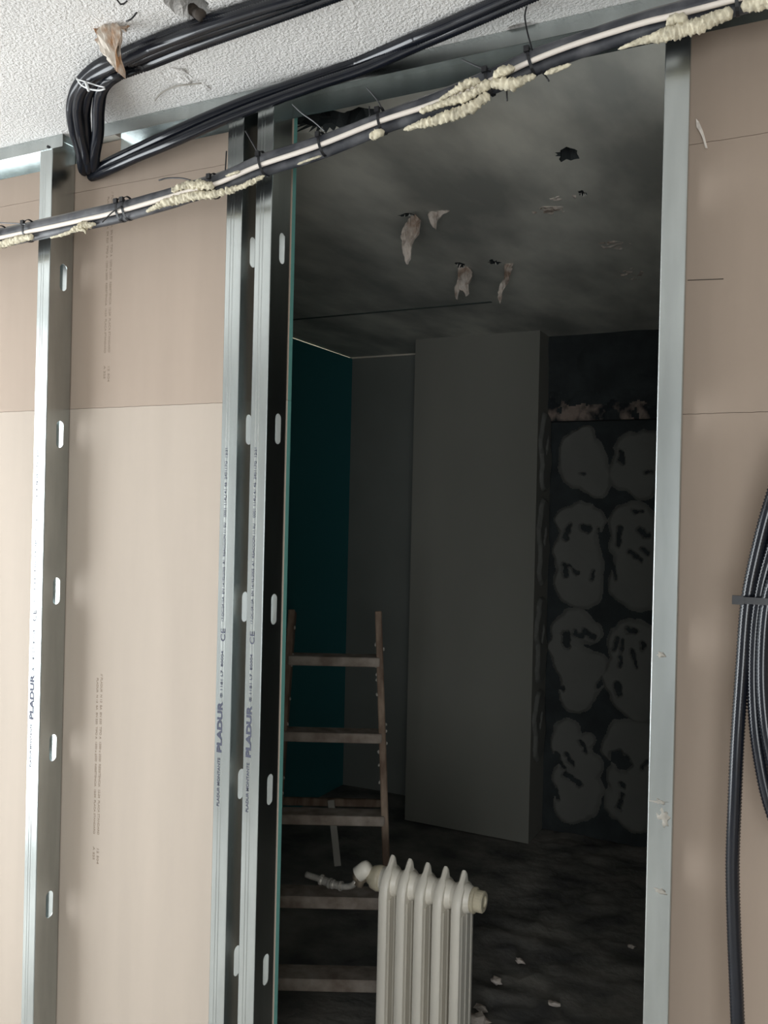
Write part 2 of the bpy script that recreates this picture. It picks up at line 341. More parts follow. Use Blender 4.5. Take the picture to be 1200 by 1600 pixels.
# printed lines on the left sheets
T1 = '// PLADUR  N 13  BA  EN 520  TIPO A  1200 x 2500  RESISTENCIA  12:24  PLACA STANDARD'
for b, z in ((b_up, 2.225), (b_lo, 1.115)):
    lettering(T1, (-1.478, .0703, z), .0085, True, parent=b, material=M_ink2, length=.37)
    lettering(T1[3:], (-1.490, .0703, z-.01), .0075, True, parent=b, material=M_ink2, length=.36)
    lettering('12 504', (-1.478, .0703, z-.40), .0085, True, parent=b, material=M_ink2, length=.035)
    lettering('A 225', (-1.490, .0703, z-.40), .0075, True, parent=b, material=M_ink2, length=.030)

q0, q1 = [(-0.207,0.070,1.899),(-0.151,0.070,1.896)]
bm = bmesh.new(); tube(bm, [Vector(q0)+(Vector(q1)-Vector(q0))*t for t in (0, .3, .5, 1)], .0007, 6); obj('paper_crease', bm, M_dark, b_r)
# torn paper slivers
def flake(name, pts, thick, material, label=None, cat=None, parent=None, amp=.004, group=None, smooth=False):
    """irregular plate: outline in 3D (roughly planar), given a thickness and a crumpled surface"""
    P = [Vector(p) for p in pts]; nrm = Vector((0, 0, 0)); c = sum(P, Vector())/len(P)
    for i in range(len(P)): nrm += (P[i]-c).cross(P[(i+1) % len(P)]-c)
    nrm.normalize(); bm = bmesh.new()
    vs_ = [bm.verts.new(p) for p in P]; f = bm.faces.new(vs_)
    bmesh.ops.triangulate(bm, faces=[f]); bmesh.ops.subdivide_edges(bm, edges=bm.edges[:], cuts=5, use_grid_fill=True)
    geom = bmesh.ops.extrude_face_region(bm, geom=bm.faces[:]); ex = [v for v in geom['geom'] if isinstance(v, bmesh.types.BMVert)]
    for v in ex: v.co += nrm*thick
    for v in bm.verts:
        q = v.co*38
        v.co += nrm*amp*(noise.noise(q)+.6*noise.noise(q*3.1))+Vector((noise.noise(q+Vector((9, 0, 0))), 0, noise.noise(q+Vector((0, 9, 0)))))*amp*.6
    o = obj(name, bm, material, parent, smooth)
    if label: tag(o, label, cat, group)
    return o
flake('torn_paper_sliver', [(-0.199,0.066,2.163),(-0.194,0.066,2.158),(-0.183,0.066,2.123),(-0.180,0.066,2.114),(-0.184,0.066,2.115),(-0.190,0.066,2.132),(-0.198,0.066,2.149)], .001, M_cream, 'small pale torn paper sliver sticking out at the upper joint beside the right stud', 'torn paper')

# ---------------------------------------------------------------- metal frame
GAP0, GAP1 = -1.560, -1.452
def track_bm(x0, x1):
    bm = bmesh.new(); t = .0008
    bx(bm, x0, x1, -.0010, -.0002, 2.316, CZ-.0005)        # near flange
    bx(bm, x0, x1, .0695, .0703, 2.306, CZ-.0005)          # far flange
    bx(bm, x0, x1, -.0002, .0695, CZ-.0013, CZ-.0005)      # web
    bx(bm, x0, x1, -.0018, -.0010, 2.3155, 2.3175)         # rolled edge
    return bm
tr = thing('ceiling_track', 'galvanised steel U channel on the ceiling at far left, cut off beside the black conduits', 'metal track', loc=(-2.3, .035, CZ))
def sub(parent, o): o.parent = parent; o.location = -parent.location; return o
sub(tr, obj('channel', track_bm(-2.99, GAP0), M_galv))
tr2 = thing('ceiling_track', 'galvanised steel U channel running along the ceiling over the dark opening', 'metal track', loc=(0, .035, CZ))
sub(tr2, obj('channel', track_bm(GAP1, 1.49), M_galv))
def screw(parent, p):
    bm = bmesh.new(); tube(bm, [Vector((p[0], p[1]-.003, p[2])), Vector((p[0], p[1]+.004, p[2]))], .0034, 10)
    sub(parent, obj('screw', bm, M_tie))
for par, p in ((tr, [(-1.603,-0.001,2.321)][0]), (tr2, [(-1.081,-0.001,2.322)][0])): screw(par, p)

def stud_mesh(mirror=False, H=CZ-.002):
    gd, ff = (.0, .0300) if mirror else (.0007, .0385)
    prof = [(-.0385, .007), (-.0385, .0018), (-.0380, .0006), (-.0370, .0), (-.0275, .0), (-.0265, gd), (-.0255, 0), (-.0205, 0), (-.0195, gd), (-.0185, 0), (-.0014, 0), (-.0004, .0004), (0, .0014),
            (0, .0671), (-.0004, .0681), (-.0014, .0685), (-ff, .0685), (-ff, .0615)]
    bm = bmesh.new(); zs = [0.003, H]
    cols = [[bm.verts.new((x, y, z)) for z in zs] for x, y in prof]
    for a, b in zip(cols, cols[1:]): bm.faces.new((a[0], b[0], b[1], a[1]))
    o = obj('metal_stud', bm, M_galv)
    md = o.modifiers.new('s', 'SOLIDIFY'); md.thickness = .0009; md.offset = 0
    bake(o)
    bc = bmesh.new()
    for k in range(6):
        zc = 2.031-.365*k; ring = []
        for i in range(24):
            a = 2*math.pi*i/24; yy = .040+.0105*math.cos(a); zz = zc+(.0205 if math.sin(a) >= 0 else -.0205)+.0105*math.sin(a); ring.append((yy, zz))
        L = [bc.verts.new((-.01, y, z)) for y, z in ring]; R_ = [bc.verts.new((.01, y, z)) for y, z in ring]
        bc.faces.new(L[::-1]); bc.faces.new(R_)
        for i in range(24): bc.faces.new((L[i], L[(i+1) % 24], R_[(i+1) % 24], R_[i]))
    cut = obj('cut', bc); bake(o, [cut])
    me = o.data; bpy.data.objects.remove(o)
    if mirror:
        me.transform(Matrix.Diagonal((-1, 1, 1, 1)))
        me.flip_normals()
    return me
SM = stud_mesh(); SMm = stud_mesh(True)
def stud(x, me, label, text=True):
    t = thing('metal_stud', label, 'metal stud', 'galvanised steel wall studs', (x, 0, 0))
    b = bpy.data.objects.new('channel', me); COL.objects.link(b); b.parent = t
    if text:
        for txt, z0, ln, sz, dx in (('PLADUR', 1.006, .104, .0165, -.0205), ('PLADUR MONTANTE', .897, .098, .0085, -.0235), ('\u00ae 1181 L7  80004', 1.118, .095, .0075, -.0215),
                                    ('CE', 1.232, .026, .0150, -.0180), ('17-DC-0410A  EN 14195:2005  A1  REACCION 11 EU', 1.272, .200, .0075, -.0225), ('0001 114U 41 46  240117G  12:21', 1.485, .14, .0075, -.0225)):
            lettering(txt, (dx, -.0008, z0), sz, length=ln, parent=t, material=M_ink)
    return t
stud(-1.592, SM, 'galvanised steel stud with slotted dark web, leftmost, standing apart on its own')
stud(-1.060, SM, 'galvanised steel stud with slotted web, left one of the close pair beside the opening')
stud(-.9885, SM, 'galvanised steel stud with slotted web forming the left jamb of the dark opening')
jamb = stud(-.2395, SMm, 'plain galvanised steel stud forming the right jamb of the dark opening', False)

for (px_c, rx, rz, k) in (([(-0.222,0.000,1.051)][0], .011, .004, 1), ([(-0.216,-0.000,1.028)][0], .010, .014, 2), ([(-0.218,0.000,0.909)][0], .010, .004, 3), ([(-0.224,0.000,1.286)][0], .006, .005, 4)):
    bm = bmesh.new(); blob(bm, (px_c[0]+.2395, 0, px_c[2]), rx, .0009, rz, .7, 2.4, k+50, 3)
    obj('plaster_smear', bm, M_lath, jamb, True)
# ---------------------------------------------------------------- conduits tied together on the ceiling
b1 = thing('conduit_bundle', 'black corrugated conduits tied together, bending off the ceiling into the wall top', 'electrical conduit', loc=(-1.45, -.03, 2.33))
A = [[(-0.653,-0.276,2.331),(-0.726,-0.267,2.331),(-0.851,-0.261,2.331),(-0.947,-0.256,2.331),(-1.067,-0.245,2.331),(-1.160,-0.231,2.331)] + [(-1.238,-0.222,2.327),(-1.323,-0.185,2.324),(-1.402,-0.125,2.320),(-1.450,-0.070,2.300),(-1.487,-0.015,2.282),(-1.532,0.035,2.276),(-1.562,0.069,2.285)],
     [(-0.633,-0.270,2.329),(-0.733,-0.255,2.329),(-0.865,-0.242,2.329),(-1.006,-0.233,2.329),(-1.148,-0.213,2.329)] + [(-1.212,-0.222,2.314),(-1.287,-0.190,2.314),(-1.366,-0.125,2.313),(-1.417,-0.070,2.294),(-1.466,-0.015,2.279),(-1.514,0.035,2.273),(-1.546,0.069,2.283)],
     [(-0.599,-0.251,2.331),(-0.746,-0.234,2.331),(-0.880,-0.220,2.331),(-1.029,-0.205,2.331),(-1.155,-0.188,2.331)] + [(-1.190,-0.222,2.304),(-1.261,-0.185,2.309),(-1.329,-0.125,2.307),(-1.384,-0.070,2.288),(-1.447,-0.015,2.276),(-1.498,0.035,2.274),(-1.532,0.069,2.284)],
     [(-0.646,-0.287,2.318),(-0.745,-0.274,2.318),(-0.844,-0.271,2.318),(-0.969,-0.262,2.318),(-1.087,-0.248,2.318)] + [(-1.178,-0.245,2.306),(-1.271,-0.215,2.309),(-1.360,-0.150,2.308),(-1.418,-0.085,2.288),(-1.463,-0.025,2.275),(-1.513,0.030,2.277),(-1.549,0.068,2.286)]]
for pts, r in zip(A, (.0125, .0115, .0125, .0105)): sub(b1, corrugated('conduit', pts, r, M_black))
def loop_tie(name, c, tang, ra, rb, material, parent, w=.0026, tail=None):
    """closed band around a bundle at c; tang = bundle direction, ra/rb half sizes along up / front"""
    T = Vector(tang).normalized(); U = (Vector((0, 0, 1))-T*T.z).normalized(); F = T.cross(U); bm = bmesh.new(); pts = []
    for k in range(25):
        a = 2*math.pi*k/24; pts.append(Vector(c)+U*math.cos(a)*ra+F*math.sin(a)*rb)
    n = 24; rr = []
    for k in range(n):
        d = (pts[k]-Vector(c)).normalized(); row = [bm.verts.new(pts[k]+T*s*w+d*q) for s, q in ((-1, 0), (1, 0), (1, .0012), (-1, .0012))]; rr.append(row)
    for k in range(n):
        a_, b_ = rr[k], rr[(k+1) % n]
        for j in range(4): bm.faces.new((a_[j], a_[(j+1) % 4], b_[(j+1) % 4], b_[j]))
    hd = Vector(c)+F*rb*(1 if F.y < 0 else -1)+U*ra*.55
    for v in bx(bm, -w*1.7, w*1.7, -.0035, .003, -w*1.8, w*1.8): v.co = hd+v.co
    if tail: tube(bm, smoothpath(tail, .006), .0014, 6)
    o = obj(name, bm, material); return sub(parent, o)
tb = bmesh.new(); tube(tb, smoothpath([(-1.282,-0.230,2.312),(-1.270,-0.230,2.297),(-1.248,-0.230,2.285),(-1.224,-0.230,2.278),(-1.210,-0.230,2.278)], .004), .0016, 6)
tube(tb, smoothpath([(-1.282,-0.230,2.310),(-1.257,-0.230,2.300),(-1.232,-0.230,2.289),(-1.211,-0.230,2.281)], .004), .0014, 6)
tube(tb, smoothpath([(-1.253,-0.235,2.296),(-1.245,-0.235,2.279)], .004), .0028, 6)
sub(b1, obj('cable_tie', tb, M_wtie, None, True))
# two loose conduits crossing the studs up to the ceiling
corr1 = corrugated('conduit', [(-1.532,0.067,2.272),(-1.503,0.050,2.271),(-1.441,0.025,2.270),(-1.364,0.008,2.274),(-1.249,-0.012,2.283),(-1.130,-0.016,2.302),(-1.021,-0.016,2.318),(-0.874,-0.017,2.331),(-0.789,-0.020,2.338)] + [(-0.650,-0.067,2.330),(-0.557,-0.091,2.330),(-0.459,-0.119,2.330),(-0.369,-0.144,2.330)], .0118, M_black)
tag(corr1, 'black conduit slanting from wall top to ceiling, upper of the touching pair', 'electrical conduit', 'pair of conduits slanting to the ceiling')
corr2 = corrugated('conduit', [(-1.538,0.067,2.267),(-1.499,0.050,2.261),(-1.422,0.018,2.253),(-1.336,-0.002,2.256),(-1.225,-0.020,2.262),(-1.106,-0.026,2.280),(-0.997,-0.028,2.295),(-0.865,-0.030,2.309),(-0.768,-0.034,2.316)] + [(-0.650,-0.054,2.325),(-0.560,-0.078,2.325),(-0.463,-0.105,2.325),(-0.373,-0.130,2.325)], .0108, M_black)
tag(corr2, 'black conduit slanting from wall top to ceiling, lower of the touching pair', 'electrical conduit', 'pair of conduits slanting to the ceiling')

# ---------------------------------------------------------------- sagging bundle with cream cable and foam crust
b2 = thing('cable_bundle', 'sagging bundle of dusty conduits and a cream cable crusted with foam, crossing the studs', 'cable bundle', loc=(-.9, -.045, 2.25))
CL = [(-1.830,-0.047,2.114),(-1.701,-0.047,2.112),(-1.579,-0.047,2.116),(-1.444,-0.047,2.121),(-1.335,-0.047,2.126),(-1.215,-0.047,2.136),(-1.150,-0.047,2.142),(-1.079,-0.047,2.148),(-0.977,-0.047,2.169),(-0.852,-0.047,2.184),(-0.723,-0.047,2.206),(-0.620,-0.047,2.219),(-0.514,-0.047,2.240),(-0.447,-0.047,2.257),(-0.373,-0.047,2.269),(-0.272,-0.047,2.279),(-0.223,-0.047,2.281),(-0.176,-0.047,2.283),(-0.087,-0.047,2.287),(-0.036,-0.047,2.287)]
CL = [Vector(p) for p in CL]
CL = [Vector((-2.97, -.047, CL[0].z-.05)), Vector((-2.4, -.047, CL[0].z-.025))] + CL
def off(dz, dy, wob=0., s=0): return [p+Vector((0, dy+wob*math.sin(i*1.7+s), dz+wob*math.cos(i*1.3+s))) for i, p in enumerate(CL)]
def sub_bundle(o): return sub(b2, o)
def tube_plain(name, pts, r, material, amp=.04):
    return smooth_tube(name, pts, r, material, None, 12, .005, lambda i, t, a: 1+amp*noise.noise(Vector((i*.18, math.cos(a), math.sin(a)))))
sub_bundle(tube_plain('conduit', off(.006, .002, .0012), .0125, M_blackm))
sub_bundle(tube_plain('conduit', off(.019, .016, .0016, 1), .0088, M_greyc))
sub_bundle(tube_plain('conduit', off(-.0125, .004, .0012, 2), .0098, M_blackm))
sub_bundle(tube_plain('cable', off(-.0065, -.0125, .0006, 3), .0046, M_cream, .02))
def pt(px_pts): return [Vector(p) for p in px_pts]
ties = [(-1.694,-0.047,2.113),(-1.608,-0.047,2.116),(-1.335,-0.047,2.127),(-1.318,-0.047,2.128),(-1.094,-0.047,2.143),(-0.977,-0.047,2.169),(-0.845,-0.047,2.185),(-0.723,-0.047,2.207),(-0.520,-0.047,2.238),(-0.447,-0.047,2.257),(-0.129,-0.047,2.285)]
tails = {0: None,
 1: [(-1.597,-0.066,2.124),(-1.638,-0.066,2.131),(-1.689,-0.066,2.139)],
 2: [(-1.316,-0.068,2.126),(-1.342,-0.068,2.116),(-1.368,-0.068,2.099)],
 5: [(-0.975,-0.066,2.179),(-0.990,-0.066,2.202),(-1.008,-0.066,2.230)],
 6: [(-0.838,-0.055,2.205),(-0.862,-0.055,2.227),(-0.888,-0.055,2.247),(-0.910,-0.055,2.268)],
 7: [(-0.717,-0.060,2.222),(-0.729,-0.060,2.242),(-0.749,-0.060,2.266)],
 8: [(-0.514,-0.060,2.248),(-0.539,-0.060,2.262),(-0.566,-0.060,2.279)],
 9: [(-0.442,-0.060,2.269),(-0.451,-0.060,2.300),(-0.456,-0.060,2.328),(-0.453,-0.060,2.343)]}
for i, c in enumerate(ties):
    c = Vector(c); j = min(range(len(CL)-1), key=lambda k: abs((CL[k]+CL[k+1])[0]/2-c.x)); T = CL[j+1]-CL[j]
    loop_tie('cable_tie', c+Vector((0, .001, .0)), T, .0245 if i != 6 else .022, .0185, M_tie, b2, tail=tails.get(i))
for q in ([(-1.070,-0.045,2.166),(-1.069,-0.045,2.189),(-1.068,-0.045,2.209)], [(-0.749,-0.045,2.218),(-0.751,-0.045,2.239)], [(-0.487,-0.055,2.223),(-0.486,-0.055,2.208),(-0.485,-0.055,2.195)], [(-0.428,-0.055,2.233),(-0.420,-0.055,2.224),(-0.414,-0.055,2.214)], [(-1.133,-0.060,2.153),(-1.164,-0.060,2.164),(-1.202,-0.060,2.170),(-1.225,-0.060,2.169)]):
    sub_bundle(smooth_tube('tie_tail', q, .0015, M_tie, None, 6))
def crust(px, rs, lump=.55):
    pts = smoothpath(px, .0016); n = len(pts); bm = bmesh.new()
    def rf(i, t, a):
        k = t*(len(rs)-1); j = min(int(k), len(rs)-2); r = rs[j]+(rs[j+1]-rs[j])*(k-j)
        e = min(1, t*n/3+.15, (1-t)*n/3+.15)
        q = Vector((pts[i].x*200, math.cos(a)*1.5, math.sin(a)*1.5+pts[i].z*90))
        return r*e*(.92+lump*.75*noise.noise(q)+lump*.6*noise.noise(q*2.6))
    tube(bm, pts, .001, 14, rf); return sub_bundle(obj('foam_crust', bm, M_foam, None, True))
crust([(-1.726,-0.060,2.086),(-1.664,-0.060,2.091),(-1.623,-0.060,2.095),(-1.579,-0.060,2.097)], [7, 8, 8, 6])
crust([(-1.530,-0.058,2.088),(-1.488,-0.058,2.091),(-1.455,-0.058,2.098),(-1.433,-0.058,2.102),(-1.396,-0.058,2.102)], [2, 3, 4, 9, 3], .9)
crust([(-1.445,-0.060,2.099),(-1.427,-0.060,2.091),(-1.423,-0.060,2.083)], [7, 4, 2], .9)
crust([(-1.257,-0.060,2.109),(-1.229,-0.060,2.116),(-1.201,-0.060,2.121),(-1.139,-0.060,2.125),(-1.088,-0.060,2.121),(-1.057,-0.060,2.123)], [3, 7, 9, 9, 8, 6])
crust([(-1.188,-0.064,2.139),(-1.169,-0.064,2.145),(-1.136,-0.064,2.145),(-1.101,-0.064,2.139),(-1.082,-0.064,2.133)], [5, 7, 9, 9, 7], .8)
crust([(-1.056,-0.062,2.121),(-1.014,-0.062,2.126),(-0.984,-0.062,2.134),(-0.964,-0.062,2.139)], [8, 5, 5, 3], .8)
crust([(-1.054,-0.066,2.150),(-1.019,-0.066,2.154)], [2, 3], .9)
crust([(-0.893,-0.060,2.150),(-0.871,-0.060,2.154),(-0.840,-0.060,2.158)], [2, 2.4, 2])
crust([(-0.741,-0.060,2.174),(-0.730,-0.060,2.178),(-0.711,-0.060,2.181)], [6, 9, 6])
crust([(-0.674,-0.060,2.177),(-0.643,-0.060,2.181),(-0.601,-0.060,2.184),(-0.554,-0.060,2.192),(-0.514,-0.060,2.209)], [3, 8, 10, 10, 8])
crust([(-0.642,-0.064,2.201),(-0.600,-0.064,2.207),(-0.553,-0.064,2.212),(-0.510,-0.064,2.228)], [5, 6, 8, 8], .6)
crust([(-0.605,-0.066,2.213),(-0.570,-0.066,2.226),(-0.544,-0.066,2.233),(-0.528,-0.066,2.230)], [3, 5, 9, 4], .7)
crust([(-0.513,-0.064,2.226),(-0.491,-0.064,2.222),(-0.474,-0.064,2.216),(-0.452,-0.064,2.221),(-0.433,-0.064,2.223)], [8, 9, 11, 7, 4])
crust([(-0.507,-0.066,2.233),(-0.491,-0.066,2.240),(-0.469,-0.066,2.242)], [7, 9, 6])
crust([(-0.421,-0.060,2.225),(-0.400,-0.060,2.228),(-0.376,-0.060,2.232)], [4, 4.5, 2.5])
crust([(-0.302,-0.062,2.239),(-0.278,-0.062,2.243),(-0.258,-0.062,2.245),(-0.234,-0.062,2.246),(-0.202,-0.062,2.248),(-0.179,-0.062,2.250),(-0.165,-0.062,2.254),(-0.133,-0.062,2.260)], [2, 4, 7, 11, 12, 12, 11, 9], .45)
crust([(-0.123,-0.062,2.265),(-0.103,-0.062,2.264),(-0.077,-0.062,2.264),(-0.052,-0.062,2.266)], [9, 11, 11, 10], .4)
crust([(-0.229,-0.066,2.258),(-0.215,-0.066,2.265),(-0.197,-0.066,2.257)], [6, 9, 7], .5)

# ---------------------------------------------------------------- black conduit coil at the right
b3 = thing('conduit_coil', 'coil of black corrugated conduits strapped together, hanging in front of the right plasterboard', 'electrical conduit', loc=(.05, -.03, 1.3))
D1 = [(0.002,-0.030,1.667),(-0.043,-0.030,1.611),(-0.067,-0.030,1.535),(-0.085,-0.030,1.454),(-0.097,-0.030,1.376),(-0.102,-0.030,1.275),(-0.106,-0.030,1.178),(-0.108,-0.030,1.081),(-0.109,-0.030,0.984),(-0.105,-0.030,0.888),(-0.100,-0.030,0.803),(-0.094,-0.030,0.708),(-0.086,-0.030,0.634)]
D2 = [(0.012,-0.030,1.592),(-0.045,-0.030,1.517),(-0.070,-0.030,1.440),(-0.082,-0.030,1.373),(-0.086,-0.030,1.305),(-0.084,-0.030,1.229),(-0.075,-0.030,1.153),(-0.057,-0.030,1.075),(-0.026,-0.030,1.010),(0.025,-0.030,0.965)]
D3 = [(0.013,-0.045,1.545),(-0.035,-0.045,1.480),(-0.060,-0.045,1.418),(-0.070,-0.045,1.370),(-0.073,-0.045,1.299),(-0.070,-0.045,1.233),(-0.060,-0.045,1.168),(-0.040,-0.045,1.110),(0.023,-0.045,1.043)]
D4 = [(0.012,-0.010,1.631),(-0.043,-0.010,1.565),(-0.072,-0.010,1.488),(-0.083,-0.010,1.414),(-0.090,-0.010,1.360),(-0.076,-0.010,1.274),(-0.065,-0.010,1.189),(-0.053,-0.010,1.132),(0.023,-0.010,1.060)]
for d_, r in ((D1, .0108), (D2, .0108), (D3, .010), (D4, .010)): sub(b3, corrugated('conduit', d_, r, M_black))
s_ = [(-0.116,-0.055,1.384),(-0.100,-0.055,1.385),(-0.054,-0.055,1.386),(-0.017,-0.055,1.388)]
bm = bmesh.new(); x0, x1 = s_[0][0], s_[3][0]; z = s_[1][2]
bx(bm, s_[1][0]-.002, x1, -.0580, -.0565, z-.005, z+.005); bx(bm, s_[0][0], s_[1][0], -.060, -.050, z-.0065, z+.0065); bx(bm, s_[1][0]-.003, s_[1][0]-.0015, -.058, .004, z-.005, z+.005); bx(bm, s_[1][0]-.002, x1, .003, .0045, z-.005, z+.005)
sub(b3, obj('strap', bm, M_tie))

# ---------------------------------------------------------------- broken plaster and wire on the near ceiling
dp2 = flake('hanging_plaster_flake', [(-1.228,-0.285,2.402),(-1.200,-0.285,2.403),(-1.181,-0.285,2.391),(-1.169,-0.285,2.379),(-1.148,-0.285,2.377),(-1.120,-0.285,2.359),(-1.101,-0.285,2.346),(-1.109,-0.285,2.338),(-1.129,-0.285,2.348),(-1.141,-0.285,2.339),(-1.160,-0.285,2.352),(-1.174,-0.285,2.348),(-1.185,-0.285,2.361),(-1.204,-0.285,2.362),(-1.221,-0.285,2.375),(-1.239,-0.285,2.393)], .008, M_flake, 'stained brown plaster lump behind the upper end of the long hanging flake', 'broken plaster', amp=.016)
dp = flake('hanging_plaster_flake', [(-1.169,-0.300,2.372),(-1.157,-0.300,2.380),(-1.147,-0.300,2.373),(-1.133,-0.300,2.376),(-1.121,-0.300,2.361),(-1.122,-0.300,2.347),(-1.113,-0.300,2.334),(-1.115,-0.300,2.320),(-1.123,-0.300,2.314),(-1.118,-0.300,2.302),(-1.121,-0.300,2.291),(-1.108,-0.300,2.280),(-1.110,-0.300,2.268),(-1.102,-0.300,2.251),(-1.115,-0.300,2.261),(-1.120,-0.300,2.270),(-1.133,-0.300,2.275),(-1.143,-0.300,2.289),(-1.141,-0.300,2.298),(-1.157,-0.300,2.309),(-1.165,-0.300,2.323),(-1.160,-0.300,2.332),(-1.170,-0.300,2.346)], .006, M_flake, 'jagged stained plaster flake hanging from the stippled ceiling above the conduit bend', 'broken plaster', amp=.012)
tag(smooth_tube('loose_wire', [(-1.040,-0.397,2.335),(-1.056,-0.361,2.335),(-1.053,-0.352,2.335)] + [(-1.063,-0.310,2.379),(-1.058,-0.310,2.356),(-1.065,-0.310,2.343),(-1.076,-0.310,2.336),(-1.086,-0.310,2.335)], .0014, M_tie), 'thin black wire curling from the ceiling beside the hanging plaster flake', 'wire')
tag(smooth_tube('pipe_stub', [(-0.987,-0.258,2.360),(-0.988,-0.246,2.360)] + [(-0.956,-0.272,2.335)], .010, M_dark), 'dark pipe stub poking out of the broken ceiling hole at the top edge', 'pipe')
fr = flake('loose_plaster_chip', [(-1.167,-0.139,2.343),(-1.138,-0.142,2.343),(-1.115,-0.126,2.343),(-1.120,-0.091,2.343),(-1.113,-0.065,2.343),(-1.115,-0.037,2.343),(-1.140,-0.030,2.343),(-1.144,-0.061,2.343),(-1.158,-0.079,2.343),(-1.178,-0.094,2.343)], .004, M_stipple, 'flat grey plaster chip peeling from the stippled ceiling beside the conduits', 'broken plaster', amp=.005)
tag(smooth_tube('dried_strand', [(-1.245,-0.054,2.338),(-1.210,-0.075,2.338),(-1.165,-0.085,2.338),(-1.135,-0.080,2.338),(-1.110,-0.075,2.338)], .0013, M_lath), 'thin grey strand curving along the stippled ceiling under the peeling chip', 'strand')

# ---------------------------------------------------------------- hanging plaster in the dark room
G_ = 'plaster flakes hanging from the dark ceiling'
flake('hanging_plaster_flake', [(-1.052,0.770,2.330),(-1.029,0.770,2.334),(-1.014,0.770,2.313),(-1.027,0.770,2.284),(-1.040,0.770,2.245),(-1.053,0.770,2.198),(-1.063,0.770,2.217),(-1.072,0.770,2.248),(-1.076,0.770,2.279),(-1.067,0.770,2.307)], .006, M_flake_in, 'long narrow pinkish plaster flake hanging from the dark room ceiling', 'broken plaster', amp=.012, group=G_)
flake('hanging_plaster_flake', [(-1.007,0.800,2.363),(-0.988,0.800,2.381),(-0.965,0.800,2.385),(-0.942,0.800,2.377),(-0.941,0.800,2.348),(-0.960,0.800,2.338),(-0.977,0.800,2.326),(-0.982,0.800,2.295),(-0.994,0.800,2.307),(-1.003,0.800,2.333)], .006, M_flake_in, 'short broad plaster flake beside the long narrow hanging flake', 'broken plaster', amp=.012, group=G_)
flake('hanging_plaster_flake', [(-1.136,1.360,2.348),(-1.101,1.360,2.353),(-1.086,1.360,2.327),(-1.095,1.360,2.295),(-1.109,1.360,2.275),(-1.094,1.360,2.251),(-1.110,1.360,2.246),(-1.130,1.360,2.272),(-1.143,1.360,2.243),(-1.142,1.360,2.300)], .008, M_flake_in, 'ragged forked plaster flake hanging beyond the first two, toward the column', 'broken plaster', amp=.016, group=G_)
flake('hanging_plaster_flake', [(-0.965,1.370,2.354),(-0.943,1.370,2.360),(-0.940,1.370,2.326),(-0.955,1.370,2.306),(-0.963,1.370,2.274),(-0.980,1.370,2.248),(-0.993,1.370,2.219),(-0.999,1.370,2.256),(-0.981,1.370,2.287),(-0.973,1.370,2.325)], .008, M_flake_in, 'curved plaster flake hanging right of the ragged forked one', 'broken plaster', amp=.016, group=G_)
for k, (pts, lb_) in enumerate((([(-0.735,0.905,2.345),(-0.695,0.877,2.345),(-0.650,0.896,2.345),(-0.637,0.929,2.345),(-0.682,0.949,2.345),(-0.728,0.942,2.345)], 'thin pale plaster patch lifting from the dark ceiling below the small black hole'),
                          ([(-0.666,0.825,2.345),(-0.624,0.812,2.345),(-0.589,0.822,2.345),(-0.598,0.843,2.345),(-0.646,0.844,2.345)], 'sliver of pale plaster lifting just under the small black hole'),
                          ([(-0.633,1.260,2.345),(-0.583,1.253,2.345),(-0.543,1.297,2.345),(-0.572,1.342,2.345),(-0.627,1.320,2.345)], 'flat plaster patch near the right stud on the dark ceiling'),
                          ([(-0.640,1.609,2.345),(-0.585,1.571,2.345),(-0.564,1.630,2.345),(-0.592,1.726,2.345),(-0.637,1.709,2.345)], 'rough plaster patch deep in the dark ceiling close to the right stud'))):
    flake('loose_plaster_chip', pts, .004, M_flake_in, lb_, 'broken plaster', amp=.008, group='plaster patches lifting from the dark ceiling')

# ---------------------------------------------------------------- stepladder
lad = thing('stepladder', 'old paint splashed wooden stepladder standing in the dark room behind the radiator', 'ladder', loc=(-1.45, .9, 0))
def bar(bm, a, b, wx, wy, side=None):
    a = Vector(a); b = Vector(b); T = (b-a).normalized(); S = Vector(side).normalized(); S = (S-T*S.dot(T)).normalized(); Q = T.cross(S)
    vv = [bm.verts.new(p+S*sx*wx/2+Q*sy*wy/2) for p in (a, b) for sx in (-1, 1) for sy in (-1, 1)]
    for f in ((0, 1, 3, 2), (4, 6, 7, 5), (0, 4, 5, 1), (2, 3, 7, 6), (0, 2, 6, 4), (1, 5, 7, 3)): bm.faces.new([vv[i] for i in f])
def chamfer(bm, w_=.003): bmesh.ops.bevel(bm, geom=bm.edges[:], offset=w_, segments=1, affect='EDGES')
RT, RB = [(-1.290,1.114,1.173),(-1.089,0.855,0.033)]; LT, LB = [(-1.542,0.990,1.172),(-1.422,0.690,0.025)]
RT, RB, LT, LB = map(Vector, (RT, RB, LT, LB)); side = (RT-LT).normalized()
for a_, b_ in ((LT, LB), (RT, RB)):
    b_ = a_+(b_-a_)*((a_.z-.004)/(a_.z-b_.z)); bm = bmesh.new(); bar(bm, a_, b_, .022, .062, side); chamfer(bm); sub(lad, obj('rail', bm, M_wood))
for k, py in enumerate((1031, 1149, 1277, 1404, 1530)):
    t = (LT.z - [0, [(-1.401,1.015,1.021)][0][2], [(-1.363,0.960,0.794)][0][2], [(-1.326,0.906,0.559)][0][2], [(-1.289,0.851,0.338)][0][2], [(-1.258,0.805,0.125)][0][2]][k+1])/(LT.z-LB.z)
    a_ = LT+(LB-LT)*t; b_ = RT+(RB-RT)*t; zz = (a_.z+b_.z)/2; bm = bmesh.new()
    dpt = .075 if k < 3 else .085
    bar(bm, (a_.x, a_.y, zz), (b_.x, b_.y, zz), dpt, .030 if k < 3 else .036, (fw.x, fw.y, 0)); chamfer(bm); sub(lad, obj('tread', bm, M_tread))
